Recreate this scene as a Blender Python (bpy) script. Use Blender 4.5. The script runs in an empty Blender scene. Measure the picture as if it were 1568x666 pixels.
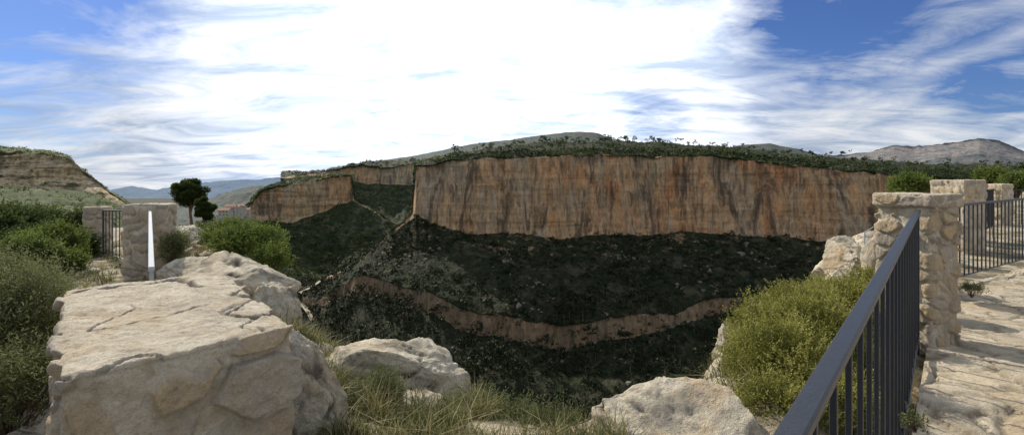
import bpy, bmesh, math, numpy as np
from mathutils import Vector
from mathutils.bvhtree import BVHTree
rng=np.random.default_rng(7)
sc=bpy.context.scene
sc.view_settings.view_transform='Standard'
sc.view_settings.look='None'
sc.view_settings.exposure=0
W0,H0=784.0,285.0
def P(px,py,d): return np.array([d*(px-W0)/W0,d,d*(H0-py)/W0])

# ---------------------------------------------------------------- noise
def h3(i,j,k,s=0):
    i=i.astype(np.int64);j=j.astype(np.int64);k=k.astype(np.int64)
    n=(i*374761393+j*668265263+k*1274126177+s*974634777)&0xffffffff
    n=((n^(n>>13))*1274126177)&0xffffffff
    n=((n^(n>>16))*2246822519)&0xffffffff
    n=n^(n>>15)
    return (n&0xffffff)/float(0xffffff)
def vn(p,s=0):
    i=np.floor(p);f=p-i;u=f*f*(3-2*f)
    r=0
    for a in (0,1):
        for b in (0,1):
            for c in (0,1):
                w=(u[:,0] if a else 1-u[:,0])*(u[:,1] if b else 1-u[:,1])*(u[:,2] if c else 1-u[:,2])
                r=r+w*h3(i[:,0]+a,i[:,1]+b,i[:,2]+c,s)
    return r*2-1
def fbm(p,o=4,s=0,g=.5):
    r=0;a=1;t=0
    for k in range(o):
        r=r+a*vn(p*(2.03**k)+17.3*k,s+k);t+=a;a*=g
    return r/t
def ridged(p,o=4,s=0):
    r=0;a=1;t=0
    for k in range(o):
        r=r+a*(1-np.abs(vn(p*(2.03**k)+7.1*k,s+k))*2);t+=a;a*=.5
    return r/t
def vor(p,s=0,jit=.9):
    i=np.floor(p)
    f1=np.full(len(p),9.);f2=np.full(len(p),9.);cid=np.zeros(len(p))
    for a in (-1,0,1):
        for b in (-1,0,1):
            for c in (-1,0,1):
                ci,cj,ck=i[:,0]+a,i[:,1]+b,i[:,2]+c
                q=np.stack([ci+.5+jit*(h3(ci,cj,ck,s)-.5),cj+.5+jit*(h3(ci,cj,ck,s+1)-.5),ck+.5+jit*(h3(ci,cj,ck,s+2)-.5)],1)
                d=np.linalg.norm(p-q,axis=1);r=h3(ci,cj,ck,s+5)
                m=d<f1
                f2=np.where(m,f1,np.minimum(f2,d));cid=np.where(m,r,cid);f1=np.where(m,d,f1)
    return f1,f2,cid
def sst(a,b,x):
    t=np.clip((x-a)/(b-a),0,1);return t*t*(3-2*t)

# ---------------------------------------------------------------- mesh
def mk(name,V,F,mats,attrs=None,smooth=True,midx=None,parent=None):
    V=np.asarray(V,dtype=np.float32);F=np.asarray(F,dtype=np.int32)
    me=bpy.data.meshes.new(name)
    n,k=F.shape
    me.vertices.add(len(V));me.vertices.foreach_set('co',V.ravel())
    me.loops.add(n*k);me.loops.foreach_set('vertex_index',F.ravel())
    me.polygons.add(n);me.polygons.foreach_set('loop_start',np.arange(0,n*k,k,dtype=np.int32))
    me.update(calc_edges=True)
    me.polygons.foreach_set('use_smooth',np.full(n,smooth,dtype=bool))
    for m in (mats if isinstance(mats,(list,tuple)) else [mats]): me.materials.append(m)
    if midx is not None: me.polygons.foreach_set('material_index',np.asarray(midx,dtype=np.int32))
    for a,v in (attrs or {}).items():
        at=me.attributes.new(a,'FLOAT','POINT');at.data.foreach_set('value',np.asarray(v,dtype=np.float32))
    ob=bpy.data.objects.new(name,me);sc.collection.objects.link(ob)
    if parent: ob.parent=parent
    return ob

# ---------------------------------------------------------------- materials
class NT:
    def __init__(s,name):
        s.m=bpy.data.materials.new(name);s.m.use_nodes=True;s.t=s.m.node_tree;s.t.nodes.clear()
        s.out=s.t.nodes.new('ShaderNodeOutputMaterial');s.b=s.t.nodes.new('ShaderNodeBsdfPrincipled')
        s.t.links.new(s.b.outputs[0],s.out.inputs[0]);s.tc=s.t.nodes.new('ShaderNodeTexCoord')
        s.b.inputs['Roughness'].default_value=.9
        s.b.inputs['Specular IOR Level'].default_value=.2
    def L(s,a,b): s.t.links.new(a,b)
    def noise(s,scale,det=6,rough=.6,vec=(1,1,1),dist=0,loc=(0,0,0)):
        mp=s.t.nodes.new('ShaderNodeMapping');mp.inputs['Scale'].default_value=vec;mp.inputs['Location'].default_value=loc
        s.L(s.tc.outputs['Object'],mp.inputs[0])
        n=s.t.nodes.new('ShaderNodeTexNoise');n.inputs['Scale'].default_value=scale;n.inputs['Detail'].default_value=min(det,5)
        n.inputs['Roughness'].default_value=rough;n.inputs['Distortion'].default_value=dist
        s.L(mp.outputs[0],n.inputs['Vector']);return n.outputs['Fac']
    def ramp(s,fac,stops):
        r=s.t.nodes.new('ShaderNodeValToRGB');e=r.color_ramp.elements
        while len(e)<len(stops): e.new(.5)
        for i,(p,c) in enumerate(stops):
            e[i].position=p
            if not isinstance(c,tuple): c=(c,c,c)
            e[i].color=(*c,1)
        s.L(fac,r.inputs[0]);return r.outputs[0]
    def mix(s,f,a,b,mode='MIX'):
        n=s.t.nodes.new('ShaderNodeMix');n.data_type='RGBA';n.blend_type=mode
        for v,i in ((f,0),(a,6),(b,7)):
            if isinstance(v,(int,float)): n.inputs[i].default_value=v
            elif isinstance(v,tuple): n.inputs[i].default_value=(*v,1)
            else: s.L(v,n.inputs[i])
        return n.outputs[2]
    def math(s,op,a,b=0,clamp=False):
        n=s.t.nodes.new('ShaderNodeMath');n.operation=op;n.use_clamp=clamp
        for v,i in ((a,0),(b,1)):
            if isinstance(v,(int,float)): n.inputs[i].default_value=v
            else: s.L(v,n.inputs[i])
        return n.outputs[0]
    def attr(s,n):
        a=s.t.nodes.new('ShaderNodeAttribute');a.attribute_name=n;return a.outputs['Fac']
    def bump(s,h,dist,strength=1):
        b=s.t.nodes.new('ShaderNodeBump');b.inputs['Distance'].default_value=dist;b.inputs['Strength'].default_value=strength
        s.L(h,b.inputs['Height']);s.L(b.outputs[0],s.b.inputs['Normal'])
    def col(s,c):
        if isinstance(c,tuple): s.b.inputs['Base Color'].default_value=(*c,1)
        else: s.L(c,s.b.inputs['Base Color'])

def mat_terrain(name,rockA,rockB,rockC,streak,vegA,vegB,soil,sc_=1.,haze=None,hz=0,soilamt=.5,tone=(.26,.185,.115)):
    n=NT(name)
    big=n.noise(.028*sc_,5,.65,(1,1,.7),.5)
    rk=n.ramp(big,[(.36,rockA),(.5,rockB),(.62,rockC)])
    fine=n.noise(.35*sc_,8,.74,(1,1,.3))
    rk=n.mix(.85,rk,n.ramp(fine,[(.3,.35),(.5,.92),(.7,1.35)]),'MULTIPLY')
    s3=n.noise(.16*sc_,6,.7,(1,1,.1),.3,(3,44,2))
    rk=n.mix(n.ramp(s3,[(.5,0.),(.64,.6)]),rk,(.50,.41,.29))
    s1=n.noise(.085*sc_,7,.7,(1,1,.2),.9)
    rk=n.mix(n.ramp(s1,[(.51,0.),(.61,.85)]),rk,streak)
    s2=n.noise(.34*sc_,6,.72,(1,1,.06),.3,(31,4,2))
    rk=n.mix(n.ramp(s2,[(.50,0.),(.65,.7)]),rk,streak)
    st=n.noise(.05*sc_,5,.6,(.3,.3,6.),.4)
    rk=n.mix(.35,rk,n.ramp(st,[(.35,.45),(.46,1.)]),'MULTIPLY')
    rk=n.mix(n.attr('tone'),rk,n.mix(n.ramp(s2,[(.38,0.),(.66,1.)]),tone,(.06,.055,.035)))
    v1=n.noise(.25*sc_,7,.7)
    vg=n.ramp(v1,[(.38,vegA),(.62,vegB)])
    so=n.noise(.11*sc_,8,.78,(1,1,1),.4,(9,9,9))
    vg=n.mix(n.ramp(so,[(.5,0.),(.62,soilamt)]),vg,soil)
    f=n.math('ADD',n.attr('rock'),n.math('MULTIPLY',n.math('SUBTRACT',n.noise(.12*sc_,6,.7,(1,1,2)),.5),1.3))
    f=n.ramp(f,[(.45,0.),(.6,1.)])
    c=n.mix(f,vg,rk)
    if haze: c=n.mix(hz,c,haze)  # aerial haze painted into the base colour of distant terrain
    n.col(c)
    n.bump(fine,2.2/sc_,.9)
    return n.m
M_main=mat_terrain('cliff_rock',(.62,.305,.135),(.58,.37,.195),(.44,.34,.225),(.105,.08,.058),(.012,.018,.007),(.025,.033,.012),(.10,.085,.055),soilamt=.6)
M_left=mat_terrain('left_cliff_rock',(.60,.36,.17),(.56,.41,.24),(.42,.34,.23),(.14,.11,.08),(.02,.03,.012),(.04,.058,.02),(.17,.14,.09),.8)
M_bluff=mat_terrain('bluff_rock',(.62,.44,.23),(.58,.46,.29),(.46,.38,.26),(.22,.18,.12),(.04,.06,.02),(.085,.115,.035),(.26,.22,.13),1.6)
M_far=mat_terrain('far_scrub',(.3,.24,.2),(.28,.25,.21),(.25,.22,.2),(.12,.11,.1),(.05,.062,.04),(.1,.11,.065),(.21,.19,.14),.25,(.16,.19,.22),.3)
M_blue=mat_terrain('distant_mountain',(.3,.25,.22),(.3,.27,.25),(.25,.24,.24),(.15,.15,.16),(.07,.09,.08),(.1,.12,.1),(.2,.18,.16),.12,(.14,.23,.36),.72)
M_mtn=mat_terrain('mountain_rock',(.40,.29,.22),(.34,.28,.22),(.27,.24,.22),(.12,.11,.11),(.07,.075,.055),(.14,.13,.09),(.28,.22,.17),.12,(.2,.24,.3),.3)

def mat_rock(name='limestone',A=(.60,.53,.40),B=(.73,.66,.52),C=(.42,.37,.30)):
    n=NT(name)
    a=n.noise(3.2,8,.68);c=n.ramp(a,[(.32,C),(.45,A),(.6,B)])
    lich=n.noise(11,8,.78,(1,1,1),.3,(4,4,4));c=n.mix(n.ramp(lich,[(.52,0.),(.62,.75)]),c,(.27,.25,.22))
    rust=n.noise(1.8,6,.6,(1,1,1),0,(14,4,4));c=n.mix(n.ramp(rust,[(.50,0.),(.64,.55)]),c,(.58,.40,.21))
    sp=n.noise(60,5,.8);c=n.mix(.5,c,n.ramp(sp,[(.3,.55),(.52,1.1)]),'MULTIPLY')
    crev_shade=n.attr('crev_shade');c=n.mix(n.ramp(crev_shade,[(0.,0.),(1.,.85)]),c,(.10,.085,.065))
    n.col(c);n.bump(n.noise(18,8,.82),.05,1);return n.m
M_rock=mat_rock()
def mat_masonry():
    n=NT('masonry_stone')
    t=n.attr('tint')
    c=n.ramp(t,[(0.,(.60,.46,.29)),(.25,(.56,.48,.37)),(.5,(.44,.38,.31)),(.75,(.64,.49,.30)),(1.,(.52,.47,.40))])
    c=n.mix(.6,c,n.ramp(n.noise(9,8,.7),[(.3,.65),(.6,1.15)]),'MULTIPLY')
    mo=n.ramp(n.noise(6,8,.75),[(.34,(.50,.41,.29)),(.55,(.73,.65,.51))])
    c=n.mix(n.attr('mortar'),c,mo)
    c=n.mix(n.ramp(n.noise(2.8,7,.75,(1,1,1),0,(3,3,3)),[(.52,0.),(.64,.5)]),c,(.38,.33,.26))
    c=n.mix(n.ramp(n.noise(2.1,7,.75,(1,1,1),0,(13,3,3)),[(.52,0.),(.62,.4)]),c,(.60,.44,.26))
    c=n.mix(.5,c,n.ramp(n.noise(80,4,.8),[(.3,.6),(.55,1.1)]),'MULTIPLY')
    c=n.mix(n.ramp(n.attr('crev_shade'),[(0.,0.),(1.,.92)]),c,(.09,.07,.05))
    n.col(c);n.bump(n.noise(26,8,.84),.04,1);return n.m
M_mas=mat_masonry()
def mat_soil():
    n=NT('dry_soil')
    c=n.ramp(n.noise(1.3,9,.7),[(.35,(.24,.185,.12)),(.5,(.44,.36,.25)),(.62,(.62,.54,.41))])
    c=n.mix(n.ramp(n.noise(2.4,7,.75,(1,1,1),0,(5,1,7)),[(.46,0.),(.58,.8)]),c,(.085,.09,.04))
    n.col(c);n.bump(n.noise(14,9,.8),.06,1);return n.m
M_soil=mat_soil()
def mat_leaf(name,a,b,c,tr=.35):
    n=NT(name)
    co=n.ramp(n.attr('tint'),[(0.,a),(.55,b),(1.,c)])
    n.col(co);n.b.inputs['Roughness'].default_value=.65
    t=n.t.nodes.new('ShaderNodeBsdfTranslucent');n.L(co,t.inputs[0])
    m=n.t.nodes.new('ShaderNodeMixShader');m.inputs[0].default_value=tr
    n.L(n.b.outputs[0],m.inputs[1]);n.L(t.outputs[0],m.inputs[2]);n.L(m.outputs[0],n.out.inputs[0]);return n.m
M_lf_dark=mat_leaf('leaf_dark',(.022,.035,.01),(.05,.075,.02),(.11,.14,.035))
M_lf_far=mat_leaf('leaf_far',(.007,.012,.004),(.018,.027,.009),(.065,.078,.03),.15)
M_lf_mid=mat_leaf('leaf_green',(.035,.055,.012),(.10,.14,.028),(.21,.26,.055))
M_lf_yel=mat_leaf('leaf_yellowgreen',(.06,.065,.015),(.21,.215,.045),(.46,.43,.13))
M_lf_oliv=mat_leaf('leaf_olive',(.04,.05,.02),(.12,.135,.05),(.25,.26,.12))
M_grass=mat_leaf('grass_blade',(.05,.065,.02),(.17,.17,.06),(.46,.38,.2),.3)
def mat_simple(name,c,r=.5,met=0,nz=True,spec=.5):
    n=NT(name)
    if nz: n.col(n.mix(.5,c,n.ramp(n.noise(30,6,.7),[(.3,.6),(.6,1.2)]),'MULTIPLY'));n.bump(n.noise(120,3,.6),.0015,.6)
    else: n.col(c)
    n.b.inputs['Roughness'].default_value=r;n.b.inputs['Metallic'].default_value=met
    n.b.inputs['Specular IOR Level'].default_value=spec;return n.m
M_iron=mat_simple('painted_iron',(.02,.024,.032),.42,spec=.4)
M_galv=mat_simple('galvanised_steel',(.33,.36,.40),.7,.0,spec=.3)
M_bark=mat_simple('bark',(.10,.07,.045),.95)
M_plaster=mat_simple('plaster_wall',(.55,.5,.43),.9)
M_roof=mat_simple('roof_tile',(.30,.15,.09),.9)
M_win=mat_simple('window_glass',(.03,.03,.035),.2)
M_road=mat_simple('gravel',(.42,.36,.27),.95)
def mat_pave():
    n=NT('stone_paving')
    c=n.ramp(n.attr('tint'),[(0.,(.62,.49,.32)),(.35,(.70,.60,.44)),(.7,(.54,.46,.34)),(1.,(.72,.62,.46))])
    c=n.mix(.7,c,n.ramp(n.noise(5,9,.75),[(.3,.5),(.58,1.15)]),'MULTIPLY')
    c=n.mix(n.attr('mortar'),c,n.ramp(n.noise(8,8,.7),[(.35,(.25,.19,.12)),(.6,(.52,.44,.32))]))
    c=n.mix(.4,c,n.ramp(n.noise(60,5,.8),[(.3,.5),(.6,1.1)]),'MULTIPLY')
    n.col(c);n.bump(n.noise(22,9,.82),.04,1);return n.m
M_pave=mat_pave()

# ---------------------------------------------------------------- terrain sheets
def sheet(name,cols,nu,segs,mat,cliff_amp=5.,slope_amp=2.,fr=1.,edge=2.5,seed=0,rpx=None,strat=.2):
    px=np.array([c[0] for c in cols],float);K=len(cols[0][1])
    if rpx is None: u=np.linspace(px[0],px[-1],nu)
    else: u=rpx
    nu=len(u)
    ctl=np.zeros((nu,K,3))
    for k in range(K):
        py=np.interp(u,px,[c[1][k][0] for c in cols]);d=np.interp(u,px,[c[1][k][1] for c in cols])
        ctl[:,k,0]=d*(u-W0)/W0;ctl[:,k,1]=d;ctl[:,k,2]=d*(H0-py)/W0
    for k in range(1,K):
        q=np.stack([ctl[:,k,0]*.03*fr,ctl[:,k,1]*.03*fr,np.full(nu,k*3.1)],1)
        ctl[:,k,2]+=fbm(q,6,seed+40,.6)*edge
    rows=[];rk=[];tn=[]
    for i,sg in enumerate(segs):
        n,r=sg[:2];to=sg[2] if len(sg)>2 else 0
        for j in range(n):
            t=j/n;rows.append(ctl[:,i]*(1-t)+ctl[:,i+1]*t)
            rk.append(r);tn.append(to)
    rows.append(ctl[:,-1]);rk.append(segs[-1][1]);tn.append(0)
    rk=np.array(rk,float)
    V=np.stack(rows,0);nr=len(rows)
    V=V.reshape(-1,3);R=np.repeat(rk,nu);TN=np.repeat(np.array(tn,float),nu)
    hd=V[:,:2]/np.maximum(np.linalg.norm(V[:,:2],axis=1),1e-6)[:,None]
    pc=V*np.array([.04,.04,.012])*fr
    butt=fbm(pc,3,seed+1)*1.0+ridged(V*np.array([.10,.10,.018])*fr,3,seed+2)*.5+fbm(V*np.array([.02,.02,.2])*fr,4,seed+3)*strat+fbm(V*np.array([.3,.3,.12])*fr,3,seed+8)*.25
    V2=V.copy()
    V2[:,:2]+=hd*(butt*cliff_amp*R)[:,None]
    sl=fbm(V*.035*fr,3,seed+4)+.5*ridged(V*.09*fr,4,seed+5)*.6+.2*fbm(V*.4*fr,3,seed+6)
    V2[:,2]+=sl*slope_amp*(1-R)
    rr=np.arange(nr-1)[:,None]*nu+np.arange(nu-1)[None,:]
    F=np.stack([rr,rr+1,rr+nu+1,rr+nu],-1).reshape(-1,4)
    ob=mk(name,V2,F,mat,{'rock':R,'tone':TN})
    return ob,V2,F,R

A_cols=[
 (440,[(590,330),(500,380),(460,400),(452,402),(445,420),(443,430),(442,432),(470,470),(500,520),(520,600)]),
 (490,[(640,260),(540,320),(470,360),(455,362),(438,400),(434,410),(433,412),(440,450),(470,520),(500,600)]),
 (555,[(760,190),(620,240),(448,322),(420,325),(405,350),(400,362),(398,366),(400,410),(420,500),(460,620)]),
 (600,[(770,180),(640,225),(462,305),(432,308),(395,335),(360,352),(358,356),(362,400),(390,500),(420,620)]),
 (632,[(770,180),(660,220),(470,295),(440,298),(385,335),(336,360),(332,364),(338,400),(370,500),(400,620)]),
 (637,[(770,180),(665,218),(474,293),(441,296),(384,333),(330,348),(258,351),(256,400),(250,520),(330,640)]),
 (660,[(770,180),(680,212),(480,288),(447,291),(385,328),(345,343),(254,347),(250,420),(244,540),(330,640)]),
 (700,[(770,178),(690,208),(505,280),(470,283),(388,325),(355,340),(248,346),(240,450),(236,580),(330,700)]),
 (780,[(768,178),(700,205),(522,270),(486,273),(392,325),(361,342),(243,350),(230,480),(224,640),(320,760)]),
 (860,[(766,178),(700,205),(535,265),(498,268),(395,325),(361,345),(239,352),(226,500),(217,680),(320,800)]),
 (930,[(766,178),(700,205),(524,268),(490,271),(394,326),(360,346),(236,352),(226,500),(217,680),(320,800)]),
 (1000,[(766,178),(700,205),(509,272),(480,275),(392,326),(358,344),(239,350),(228,500),(220,680),(320,800)]),
 (1100,[(766,175),(695,202),(482,282),(458,285),(392,322),(359,338),(242,345),(232,500),(227,680),(320,800)]),
 (1200,[(760,170),(680,200),(462,284),(446,286),(400,315),(361,328),(250,335),(240,480),(235,680),(320,800)]),
 (1290,[(750,160),(660,195),(460,275),(448,277),(410,300),(373,312),(261,320),(250,450),(244,680),(320,800)]),
 (1380,[(750,150),(650,190),(465,265),(455,267),(420,290),(365,305),(272,312),(260,430),(250,680),(320,800)]),
 (1500,[(750,150),(650,185),(470,255),(460,257),(420,280),(360,300),(276,306),(266,420),(255,680),(320,800)]),
 (1750,[(750,150),(650,185),(470,255),(460,257),(420,280),(360,300),(276,306),(266,420),(255,680),(320,800)])]
rp=np.unique(np.concatenate([np.linspace(440,632,190),np.linspace(632,637,5),np.linspace(637,1450,900),np.linspace(1450,1750,80)]))
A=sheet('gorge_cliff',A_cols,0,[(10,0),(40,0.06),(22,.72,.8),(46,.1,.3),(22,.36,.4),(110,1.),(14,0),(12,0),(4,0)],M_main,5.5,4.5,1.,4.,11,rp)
B_cols=[
 (300,[(560,330),(480,400),(400,480),(352,560),(346,565),(342,640),(420,800)]),
 (365,[(560,330),(470,420),(400,490),(345,570),(338,575),(330,640),(420,800)]),
 (378,[(555,340),(470,430),(400,500),(343,580),(322,584),(318,700),(400,900)]),
 (398,[(550,340),(465,430),(400,500),(343,590),(298,595),(294,700),(400,900)]),
 (440,[(540,350),(460,445),(400,520),(342,600),(284,606),(282,720),(400,900)]),
 (500,[(535,360),(455,470),(400,540),(322,620),(271,626),(268,760),(400,900)]),
 (537,[(530,360),(450,480),(390,550),(306,640),(267,646),(268,760),(400,900)]),
 (543,[(530,360),(450,480),(390,550),(308,636),(304,640),(320,760),(400,900)]),
 (570,[(530,360),(448,480),(388,550),(322,628),(320,632),(350,760),(400,900)]),
 (606,[(530,360),(445,480),(385,550),(347,620),(346,625),(380,700),(420,900)]),
 (660,[(530,360),(445,480),(410,550),(385,600),(384,605),(400,700),(420,900)])]
B=sheet('left_promontory_cliff',B_cols,330,[(20,0),(30,0.1),(40,.28,.3),(50,1.),(10,0),(6,0)],M_left,6,8.,.7,5.,23,None,.5)
C_cols=[(430,[(420,700),(360,800),(290,880),(272,900),(270,905),(268,1200),(300,1500)]),
 (490,[(400,700),(350,800),(285,870),(272,900),(266,905),(262,1200),(300,1500)]),
 (540,[(400,700),(345,800),(300,870),(282,900),(258,905),(254,1200),(300,1500)]),
 (640,[(400,700),(345,800),(300,870),(280,900),(252,905),(248,1200),(300,1500)]),
 (720,[(400,700),(345,800),(300,870),(280,900),(250,905),(246,1200),(300,1500)])]
C=sheet('side_canyon_cliff',C_cols,300,[(6,0),(20,0.1),(20,.3,.4),(30,1.),(10,0),(5,0)],M_left,14,14,.4,6.,33)
def ridge(name,prof,d,depth,base,mat,nu=350,amp=10,edge=6,fr=.1,seed=0,rock=.2,segs=(30,20)):
    cols=[(p,[(base,d),( (y*.55+base*.45),d+depth*.5),(y,d+depth),(base,d+depth*2)]) for p,y in prof]
    return sheet(name,cols,nu,[(segs[0],0),(segs[1],rock),(5,0)],mat,amp,amp,fr,edge,seed)
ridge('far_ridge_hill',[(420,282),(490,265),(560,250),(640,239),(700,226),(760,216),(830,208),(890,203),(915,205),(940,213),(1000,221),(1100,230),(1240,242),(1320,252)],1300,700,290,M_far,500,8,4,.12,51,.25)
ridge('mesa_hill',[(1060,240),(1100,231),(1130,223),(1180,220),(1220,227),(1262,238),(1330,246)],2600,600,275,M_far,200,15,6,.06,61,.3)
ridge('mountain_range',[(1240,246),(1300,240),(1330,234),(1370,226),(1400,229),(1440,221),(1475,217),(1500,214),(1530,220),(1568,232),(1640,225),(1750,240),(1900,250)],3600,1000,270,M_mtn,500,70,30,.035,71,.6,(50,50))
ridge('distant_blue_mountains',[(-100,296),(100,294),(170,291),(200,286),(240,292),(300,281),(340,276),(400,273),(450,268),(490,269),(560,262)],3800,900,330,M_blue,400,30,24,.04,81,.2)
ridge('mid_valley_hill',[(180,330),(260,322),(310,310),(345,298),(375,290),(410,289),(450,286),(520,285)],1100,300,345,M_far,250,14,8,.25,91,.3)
H_cols=[(-700,[(420,60),(340,90),(300,150),(285,190),(275,195),(226,200),(222,260),(300,400)]),
 (-200,[(420,60),(340,100),(300,160),(285,212),(275,216),(228,222),(226,280),(300,400)]),
 (0,[(400,70),(335,120),(305,175),(286,228),(272,232),(234,238),(231,300),(300,400)]),
 (70,[(400,75),(335,130),(305,185),(288,234),(272,238),(236,243),(233,300),(300,400)]),
 (104,[(400,80),(338,135),(308,190),(290,238),(278,242),(241,246),(240,300),(320,400)]),
 (118,[(400,80),(338,135),(308,190),(292,238),(280,242),(254,246),(252,300),(320,400)]),
 (138,[(400,80),(340,140),(312,195),(296,240),(289,244),(268,250),(267,300),(330,400)]),
 (165,[(400,85),(350,140),(322,195),(304,240),(300,244),(293,250),(292,300),(330,400)]),
 (200,[(410,90),(360,140),(335,195),(320,240),(318,244),(315,250),(314,300),(350,400)]),
 (260,[(430,90),(380,140),(352,195),(345,240),(344,244),(342,250),(342,300),(370,400)])]
H=sheet('left_bluff',H_cols,420,[(14,0),(24,.05),(24,.2),(14,.62),(46,.82),(10,.3),(5,0)],M_bluff,5.5,4.,1.7,4.5,101,None,1.3)

N_cols=[
 (-1600,[(.4,-1.6),(2,-1.6),(4,-1.6),(7,-1.5),(12,-1.3),(20,-1),(40,-1),(70,-8)]),
 (0,[(.4,-1.6),(2,-1.6),(4,-1.6),(7,-1.55),(11,-1.5),(18,-1.3),(36,-2),(75,-10)]),
 (150,[(.4,-1.6),(2,-1.6),(4,-1.6),(7,-1.5),(11,-1.5),(18,-1.6),(36,-3),(75,-12)]),
 (230,[(.4,-1.6),(2,-1.6),(4,-1.55),(7,-1.45),(9,-1.45),(14,-1.3),(38,-3.0),(80,-20)]),
 (300,[(.4,-1.6),(2,-1.6),(4,-1.5),(6.5,-1.4),(9,-1.1),(14,-1.2),(40,-3.1),(80,-24)]),
 (345,[(.4,-1.6),(2,-1.6),(4,-1.5),(6,-1.35),(8.5,-1.15),(13,-1.8),(40,-5),(80,-30)]),
 (400,[(.4,-1.6),(2,-1.6),(4,-1.5),(5.5,-1.4),(8,-1.5),(13,-4),(40,-16),(80,-45)]),
 (450,[(.4,-1.6),(2,-1.6),(3.5,-1.45),(5,-1.45),(7,-1.95),(12,-6),(40,-26),(80,-60)]),
 (530,[(.4,-1.6),(2,-1.6),(3,-1.5),(5,-1.8),(7,-2.9),(12,-8),(40,-34),(80,-80)]),
 (620,[(.4,-1.6),(2,-1.6),(3,-1.55),(4.6,-1.98),(6.5,-3.2),(12,-9),(40,-40),(80,-90)]),
 (760,[(.4,-1.6),(2,-1.6),(3,-1.5),(4,-1.78),(5.5,-2.9),(12,-11),(40,-45),(80,-95)]),
 (860,[(.4,-1.6),(2,-1.6),(2.8,-1.45),(3.8,-1.80),(5,-2.9),(12,-12),(40,-45),(80,-95)]),
 (930,[(.4,-1.6),(2,-1.6),(2.7,-1.45),(3.6,-1.80),(5,-3.2),(12,-12),(40,-45),(80,-95)]),
 (1040,[(.4,-1.6),(2,-1.6),(3,-1.5),(4.3,-1.85),(6,-3),(12,-10),(40,-42),(80,-90)]),
 (1120,[(.4,-1.6),(2,-1.6),(3,-1.4),(5,-1.7),(7,-2.8),(13,-9),(40,-36),(80,-85)]),
 (1200,[(.4,-1.6),(2,-1.6),(3,-1.35),(5,-1.4),(8,-1.75),(12,-5),(40,-28),(80,-80)]),
 (1300,[(.4,-1.65),(2,-1.65),(3,-1.5),(6,-1.4),(10,-1.5),(14,-1.95),(40,-16),(80,-60)]),
 (1370,[(.4,-1.65),(2,-1.65),(3,-1.6),(6,-1.45),(10,-1.25),(15,-1.5),(40,-8),(80,-40)]),
 (1440,[(.4,-1.65),(2,-1.65),(3,-1.65),(6,-1.62),(10,-1.6),(16,-1.3),(40,-.8),(100,-20)]),
 (1520,[(.4,-1.65),(2,-1.65),(3,-1.65),(6,-1.65),(10,-1.63),(16,-1.2),(45,.3),(120,-10)]),
 (1800,[(.4,-1.65),(2,-1.65),(3,-1.65),(6,-1.65),(10,-1.65),(16,-1.2),(45,.6),(120,-10)]),
 (3400,[(.4,-1.65),(2,-1.65),(3,-1.65),(6,-1.65),(10,-1.65),(16,-1.2),(45,1.6),(120,-10)])]
N_py=[(p,[(H0-z/d*W0,d) for d,z in l]) for p,l in N_cols]
ur=np.unique(np.concatenate([np.linspace(-1600,0,60),np.linspace(0,1568,620),np.linspace(1568,3400,60)]))
N=sheet('ground',N_py,0,[(10,0),(20,0),(50,0),(50,0),(40,0),(24,0),(14,0)],M_soil,0,.09,9.,.03,5,ur)
g=np.linspace(-1,1,60);gx,gy=np.meshgrid(np.sign(g)*np.abs(g)**2*9000,np.sign(g)*np.abs(g)**2*9000)
gv=np.stack([gx.ravel(),gy.ravel(),np.full(gx.size,-104.)],1);rr=np.arange(59)[:,None]*60+np.arange(59)[None]
mk('valley_floor_terrain',gv,np.stack([rr,rr+1,rr+61,rr+60],-1).reshape(-1,4),M_main,{'rock':np.zeros(len(gv))})

def bvh(o): return BVHTree.FromPolygons([Vector(v) for v in o[1].tolist()],o[2].tolist())
bN=bvh(N);bA=bvh(A);bB=bvh(B)
def gz(x,y,b=bN,top=60):
    h=b.ray_cast(Vector((x,y,top)),Vector((0,0,-1)))
    return h[0].z if h[0] is not None else None
rp_=[]
for px,py in ((500,425),(492,431),(482,438),(472,444),(462,449),(455,455),(457,462),(466,470),(474,480),(480,492)):
    best=None
    for b in (bA,bB):
        h=b.ray_cast(Vector((0,0,0)),Vector(P(px,py,1)).normalized())
        if h[0] is not None and (best is None or h[3]<best[1]): best=(h[0],h[3])
    if best: rp_.append(np.array(best[0]))
if len(rp_)>2:
    rp_=np.array(rp_);ti=np.linspace(0,len(rp_)-1,80);q=np.stack([np.interp(ti,np.arange(len(rp_)),rp_[:,i]) for i in range(3)],1)
    tg=np.gradient(q,axis=0);sd_=np.stack([tg[:,1],-tg[:,0],0*tg[:,0]],1);sd_/=np.linalg.norm(sd_,axis=1)[:,None]
    V=np.concatenate([q-sd_*2.2+[0,0,1.2],q+sd_*2.2+[0,0,1.2]]);k=np.arange(79)
    mk('gravel_road',V,np.stack([k,k+1,k+81,k+80],1),M_road)

# ---------------------------------------------------------------- foliage helpers
def unit(n): 
    v=rng.normal(size=(n,3));return v/np.linalg.norm(v,axis=1)[:,None]
def clumps(name,pos,size,ntri,mat,flat=.8,tri=.25,attr='tint'):
    n=len(pos)
    c=np.repeat(pos,ntri,0);s=np.repeat(size,ntri)
    d=unit(n*ntri);d[:,2]=np.abs(d[:,2])*flat*1.3-.1
    r=(.45+.55*rng.random(n*ntri))
    ctr=c+d*(s*r)[:,None]
    a=unit(n*ntri);b=np.cross(a,unit(n*ntri))
    ts=(s*tri*(.6+.8*rng.random(n*ntri)))[:,None]
    V=np.stack([ctr+a*ts,ctr-a*ts*.6+b*ts,ctr-a*ts*.5-b*ts],1).reshape(-1,3)
    F=np.arange(len(V)).reshape(-1,3)
    base=np.repeat(rng.random(n)**1.3,ntri)
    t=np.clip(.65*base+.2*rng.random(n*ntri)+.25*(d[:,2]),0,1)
    return mk(name,V,F,mat,{attr:np.repeat(t,3)},False)
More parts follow.
